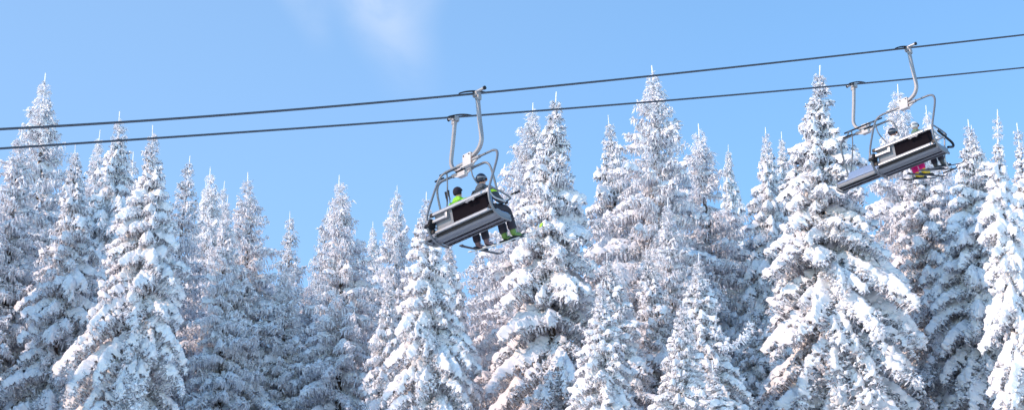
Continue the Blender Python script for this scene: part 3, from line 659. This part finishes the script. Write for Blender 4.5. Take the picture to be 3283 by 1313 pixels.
def make_spruce_meshes(style, seed):
    st = STYLES[style]; rng = np.random.default_rng(seed)
    Vs, Fs, Ms = [], [], []; off = 0
    h = 0.10; az0 = rng.uniform(0, 6.28)
    xa = [a[0] for a in st['a']]; ya = [a[1] for a in st['a']]
    lop = rng.uniform(0, 6.28)
    while h < HN - 2.0:
        coarse = h > 12.5
        n = int(rng.integers(4, 7)) if h > 0.8 else 4
        if coarse: n = 6
        Rh = (st['c'] * h ** 0.86) * min(1.0, 0.55 + 0.18 * h) + 0.06
        for k in range(n):
            az = az0 + 2 * math.pi * k / n + rng.uniform(-0.35, 0.35)
            if h > 1.5 and rng.random() < 0.10: continue
            hh = h + rng.uniform(-0.5, 0.5) * (0.12 + 0.02 * h)
            A = R(np.interp(hh, xa, ya) + rng.uniform(-9, 9)); B = A - R(rng.uniform(*st['drop']) * min(1.0, 0.3 + hh / 3))
            reach = Rh * rng.choice([rng.uniform(0.55, 0.85), rng.uniform(0.88, 1.08), rng.uniform(0.95, 1.16)], p=[0.3, 0.5, 0.2]) * (1 + 0.11 * math.cos(az - lop) + 0.08 * math.sin(h * 1.9 + 2 * az + lop))
            Lb = reach / max(0.5, math.cos((A + B) / 2))
            Lb = max(0.14, min(3.6, Lb))
            cls = int(np.argmin([abs(math.log(Lb / c)) for c in CLASSES]))
            load = float(rng.choice(st['loads']))
            if hh < 1.6 and load > 0.8: load = 0.75
            if hh < 1.1: load = min(load, 0.5)
            if hh < 0.7: load = 0.25
            tp = templates(load, st['hang'], cls, coarse); t = tp[int(rng.integers(len(tp)))]
            s = Lb / t['L']
            V = t['V'] * np.array([s, s ** 0.8 * rng.choice([-1, 1]), s ** 0.6])
            Fc = t['F']
            if V[:, 1].size and (V[0, 1] * t['V'][0, 1]) < 0: Fc = Fc[:, ::-1]
            rt = 0.02 + 0.006 * hh
            Vs.append(bend(V, Lb, az, A, B, R(rng.uniform(-14, 14)), HN - hh, rt)); Fs.append(Fc + off); Ms.append(t['M']); off += len(V)
        az0 += rng.uniform(0.4, 1.2)
        h += ((0.20 + 0.026 * min(h, 9)) if not coarse else 0.75) / st['dens'] * rng.uniform(0.8, 1.2)
    # leader: a frosted spike with a few short shoots
    pts = []
    for k in range(16):
        q = k / 16; pts.append((0.006 + 0.016 * q))
    m = 7; zs = np.linspace(HN + 0.34, HN - 0.9, m); ring = []
    for j, z in enumerate(zs):
        r = 0.012 + 0.024 * (j / (m - 1)) + rng.uniform(0, 0.006)
        for k in range(5): ring.append((r * math.cos(k * 1.257), r * math.sin(k * 1.257), z))
    f = []
    for j in range(m - 1):
        for k in range(5):
            a, b, c, d = j * 5 + k, j * 5 + (k + 1) % 5, (j + 1) * 5 + (k + 1) % 5, (j + 1) * 5 + k
            f += [(a, c, b), (a, d, c)]
    Vs.append(np.array(ring)); Fs.append(np.array(f) + off); Ms.append(np.zeros(len(f))); off += len(ring)
    V = np.concatenate(Vs)
    # slow sway of the whole crown
    V[:, 0] += 0.11 * np.sin(V[:, 2] * 0.5 + seed); V[:, 1] += 0.11 * np.cos(V[:, 2] * 0.43 + seed)
    M = np.concatenate(Ms)
    crown = np_mesh('crown_' + style, V, np.concatenate(Fs), M, [SNOW, st['mat']], M == 0)
    rings = 26; V = []; f = []
    for j in range(rings):
        z = HN * j / (rings - 1) * 0.985; r = 0.24 * (1 - z / HN) ** 0.9 + 0.012 + (0.12 * math.exp(-z * 2.5))
        for k in range(9):
            a = k * 2 * math.pi / 9; rr = r * (1 + 0.09 * math.sin(k * 2.3 + j * 1.7))
            V.append((rr * math.cos(a) + 0.11 * math.sin(z * 0.5 + seed), rr * math.sin(a) + 0.11 * math.cos(z * 0.43 + seed), z - (0.5 if j == 0 else 0)))
    for j in range(rings - 1):
        for k in range(9):
            a, b, c, d = j * 9 + k, j * 9 + (k + 1) % 9, (j + 1) * 9 + (k + 1) % 9, (j + 1) * 9 + k
            f += [(a, b, c), (a, c, d)]
    trunk = np_mesh('trunk', np.array(V, float), np.array(f), np.zeros(len(f)), [BARK], np.ones(len(f)))
    return crown, trunk, len(M)

VARIANTS = dict(heavy=3, medium=4, open=3, rime=3, dark=2, pillow=2)
MESH = {}
tot = 0
for sname, cnt in VARIANTS.items():
    for k in range(cnt):
        c_, t_, n_ = make_spruce_meshes(sname, 100 + 17 * k + len(sname)); MESH[(sname, k)] = (c_, t_); tot += n_

rt_ = random.Random(5)
def spruce(x, y, depth, style, var, wf, label, rot=None, lean=0.0, group='snow covered spruce trees'):
    tip = at(x, y, depth); gz = ground_z(tip.x, tip.y)
    H = tip.z - gz - 0.3
    k = H / HN
    root = bpy.data.objects.new('spruce_tree', None); C.objects.link(root)
    rz = rt_.uniform(0, 6.28) if rot is None else rot; ln = R(rt_.uniform(-1.0, 1.0)); off = H * math.sin(ln)
    root.location = (tip.x - off * math.cos(rz), tip.y - off * math.sin(rz), gz - 0.15); root.scale = (k * wf, k * wf, k)
    root.rotation_euler = (0, ln, rz)
    tag(root, label, 'spruce tree', group)
    cm, tm = MESH[(style, var % VARIANTS[style])]
    for nm, me in (('trunk', tm), ('crown', cm)):
        o = bpy.data.objects.new(nm, me); C.objects.link(o); o.parent = root
    return root

TREES = [
 # x, y of the tip, distance, style, variant, width factor, label
 (150, 240, 74, 'rime', 0, 1.15, 'tallest frosted spruce at the far left, its tip above both cables'),
 (82, 400, 68, 'rime', 1, 1.15, 'rime-whitened spruce with thin leaning tip, in front of the tallest left tree'),
 (-12, 620, 66, 'rime', 0, 1.2, 'frosted spruce cut by the left edge of the photo'),
 (242, 450, 66, 'medium', 0, 1.0, 'snowy spruce with thin spike tip, between the tallest left tree and its snow-padded neighbour'),
 (371, 348, 70, 'heavy', 0, 0.95, 'snow-padded spruce whose spike tip crosses the upper cable at left'),
 (331, 412, 76, 'rime', 1, 0.8, 'thin frosted spruce tip just left of the spike crossing the upper cable'),
 (494, 391, 63, 'heavy', 1, 1.0, 'broad heavily snowed spruce whose tip crosses the lower cable at left'),
 (436, 487, 80, 'dark', 0, 0.9, 'small dark frosted tip between two heavily snowed spruces at left'),
 (600, 488, 76, 'dark', 0, 1.0, 'slim dark open spruce standing alone right of the broad snowed one'),
 (684, 526, 84, 'rime', 0, 0.9, 'distant frosted spruce, taller of the close pair right of the slim dark one'),
 (725, 572, 88, 'rime', 1, 0.8, 'small frosted tip tucked right behind the distant close pair'),
 (738, 612, 72, 'rime', 1, 0.85, 'rimed spruce with visible brown stem below the small frosted tip'),
 (661, 580, 92, 'dark', 0, 0.8, 'tiny far spruce tip left of the distant close pair'),
 (802, 547, 74, 'rime', 2, 1.25, 'wide frosted spruce with long low boughs, left of the low gap of sky'),
 (936, 665, 82, 'dark', 0, 1.0, 'slim open spruce standing in the low gap of sky'),
 (1043, 656, 88, 'dark', 0, 0.8, 'shaded blue spruce peeking out left of the pointed white one'),
 (1099, 549, 74, 'open', 0, 0.95, 'pointed white spruce with ragged right side, left of the two-seat gap and chairs'),
 (1201, 704, 90, 'rime', 0, 0.85, 'small distant frosted spruce between two taller pointed ones'),
 (1271, 590, 82, 'open', 1, 0.80, 'narrow pointed spruce left of the nearer chair'),
 (1250, 850, 68, 'medium', 2, 0.8, 'low snowy spruce beneath the narrow pointed one'),
 (1382, 600, 64, 'heavy', 2, 1.0, 'layered snowy spruce directly behind the left end of the nearer chair'),
 (1451, 735, 69, 'medium', 1, 0.9, 'snowy spruce whose top hides behind the nearer chair seat'),
 (1534, 778, 80, 'dark', 1, 1.1, 'blue shaded spruce under the skis of the nearer chair'),
 (1574, 786, 92, 'rime', 1, 0.8, 'thin distant tip right below the ski tips'),
 (1699, 319, 74, 'open', 0, 1.0, 'left one of the tall twin spruces right of the nearer chair'),
 (1772, 288, 69, 'medium', 3, 1.05, 'right and taller one of the tall twin spruces beside the nearer chair'),
 (1950, 365, 78, 'medium', 0, 0.95, 'spiky-topped spruce between the twin spruces and the tallest centre tree'),
 (2078, 209, 74, 'open', 1, 1.15, 'tallest centre spruce with upswept white boughs, its tip above both cables'),
 (2245, 386, 77, 'open', 2, 1.15, 'loose drooping spruce right of the tallest centre tree'),
 (2339, 458, 88, 'medium', 2, 0.7, 'narrow distant spruce with sky on both sides'),
 (2148, 613, 66, 'rime', 1, 1.1, 'finely rimed young spruce with thin white leader in front of the tallest centre tree'),
 (1950, 792, 62, 'medium', 3, 1.2, 'low young spruce with a double tip between the twins and the rimed young one'),
 (1985, 797, 62.6, 'rime', 0, 0.7, 'slender rimed leader right beside the double-tipped young spruce'),
 (2069, 773, 64, 'medium', 0, 1.2, 'young spruce with stout snow-crusted leader below the tallest centre tree'),
 (1929, 873, 59, 'heavy', 1, 1.15, 'white snow-plastered young spruce, lowest in the centre'),
 (2245, 785, 61, 'heavy', 0, 1.2, 'snow-padded young spruce with star-shaped tip below the loose drooping one'),
 (2177, 930, 58, 'medium', 1, 1.15, 'small star-tipped young spruce in front of the snow-padded young one'),
 (2300, 1120, 55, 'pillow', 1, 1.9, 'low pillow-laden spruce with a broken bent top, left of the widest tree'),
 (2447, 397, 77, 'heavy', 2, 0.9, 'bumpy white spruce left of the great wide one'),
 (2505, 412, 82, 'medium', 1, 0.75, 'small white tip squeezed between the bumpy spruce and the great wide one'),
 (2622, 202, 66, 'heavy', 1, 1.24, 'great wide spruce behind the empty far chair, tip above the lower cable'),
 (2882, 267, 72, 'open', 1, 1.0, 'spruce with thin white spike rising between the hangers of the farther chairs'),
 (2968, 327, 76, 'open', 0, 0.75, 'narrow white spruce seen through the side frame of the farther occupied chair'),
 (2929, 400, 69, 'medium', 0, 1.15, 'broad snowy spruce below the farther occupied chair'),
 (3085, 374, 68, 'heavy', 2, 1.15, 'padded spruce with twin tips right of the farther occupied chair'),
 (3110, 390, 72, 'medium', 2, 0.85, 'second tip leaning on the padded twin-tipped spruce'),
 (3196, 336, 60, 'pillow', 0, 1.0, 'narrow columnar spruce buried in round snow pillows near the right edge'),
 (3258, 374, 63, 'pillow', 1, 1.1, 'columnar snow-pillow spruce cut by the right edge'),
 (3340, 430, 66, 'heavy', 0, 1.0, 'snowed spruce just past the right edge behind the columnar pair'),
]
for t in TREES:
    _r = spruce(*t)
    if t[0] == 2300: BENT = _r
# second rank filling the slope behind
rf = random.Random(11)
for i in range(34):
    x = -150 + i * 107 + rf.uniform(-35, 35); d = rf.uniform(84, 108)
    spruce(x, rf.uniform(870, 1010), d, rf.choice(['medium', 'rime', 'heavy', 'dark']), rf.randrange(3), rf.uniform(0.85, 1.15),
           'frosted spruce in the dim rank behind the front trees, seen only through gaps', group='spruces filling the slope behind')
for i in range(26):
    x = -60 + i * 135 + rf.uniform(-40, 40); d = rf.uniform(70, 80)
    spruce(x, rf.uniform(800, 930), d, rf.choice(['medium', 'rime', 'heavy', 'open']), rf.randrange(3), rf.uniform(0.9, 1.15),
           'snowy spruce of the middle rank, its tip lower than the front trees on both sides', group='spruces of the middle rank')
# the snapped leader of the low pillow-laden spruce, bent over to the right
_t = templates(0.25, 0.5, 2)[0]; _V = bend(_t['V'] * np.array([1.0, 0.8, 0.9]), 1.2, 0.25, R(8), R(78), 0.2, 0, 0)
_o = bpy.data.objects.new('bent_leader', np_mesh('bent_leader', _V, _t['F'], _t['M'], [SNOW, RIME], _t['M'] == 0)); C.objects.link(_o)
bpy.context.view_layer.update()
_o.parent = BENT; _o.matrix_parent_inverse = BENT.matrix_world.inverted(); _o.location = at(2305, 1105, 55)
# unseen spruces added outside the left edge to shade the foot of the left trees
for wx, wy, hz, sty in ((-18.5, 49, 31, 'heavy'), (-22, 43, 31, 'medium'), (-24, 54, 33, 'heavy'), (-28, 47, 34, 'medium'), (-21, 60, 34, 'medium')):
    dep = wy * math.cos(PITCH) + hz * math.sin(PITCH); up_ = hz * math.cos(PITCH) - wy * math.sin(PITCH)
    spruce(1641.5 + wx / dep * F, 656.5 - up_ / dep * F, dep, sty, rf.randrange(3), 1.15, 'unseen snowy spruce added beyond the left edge to shade the left trees', group='added shade spruces beyond the left edge')
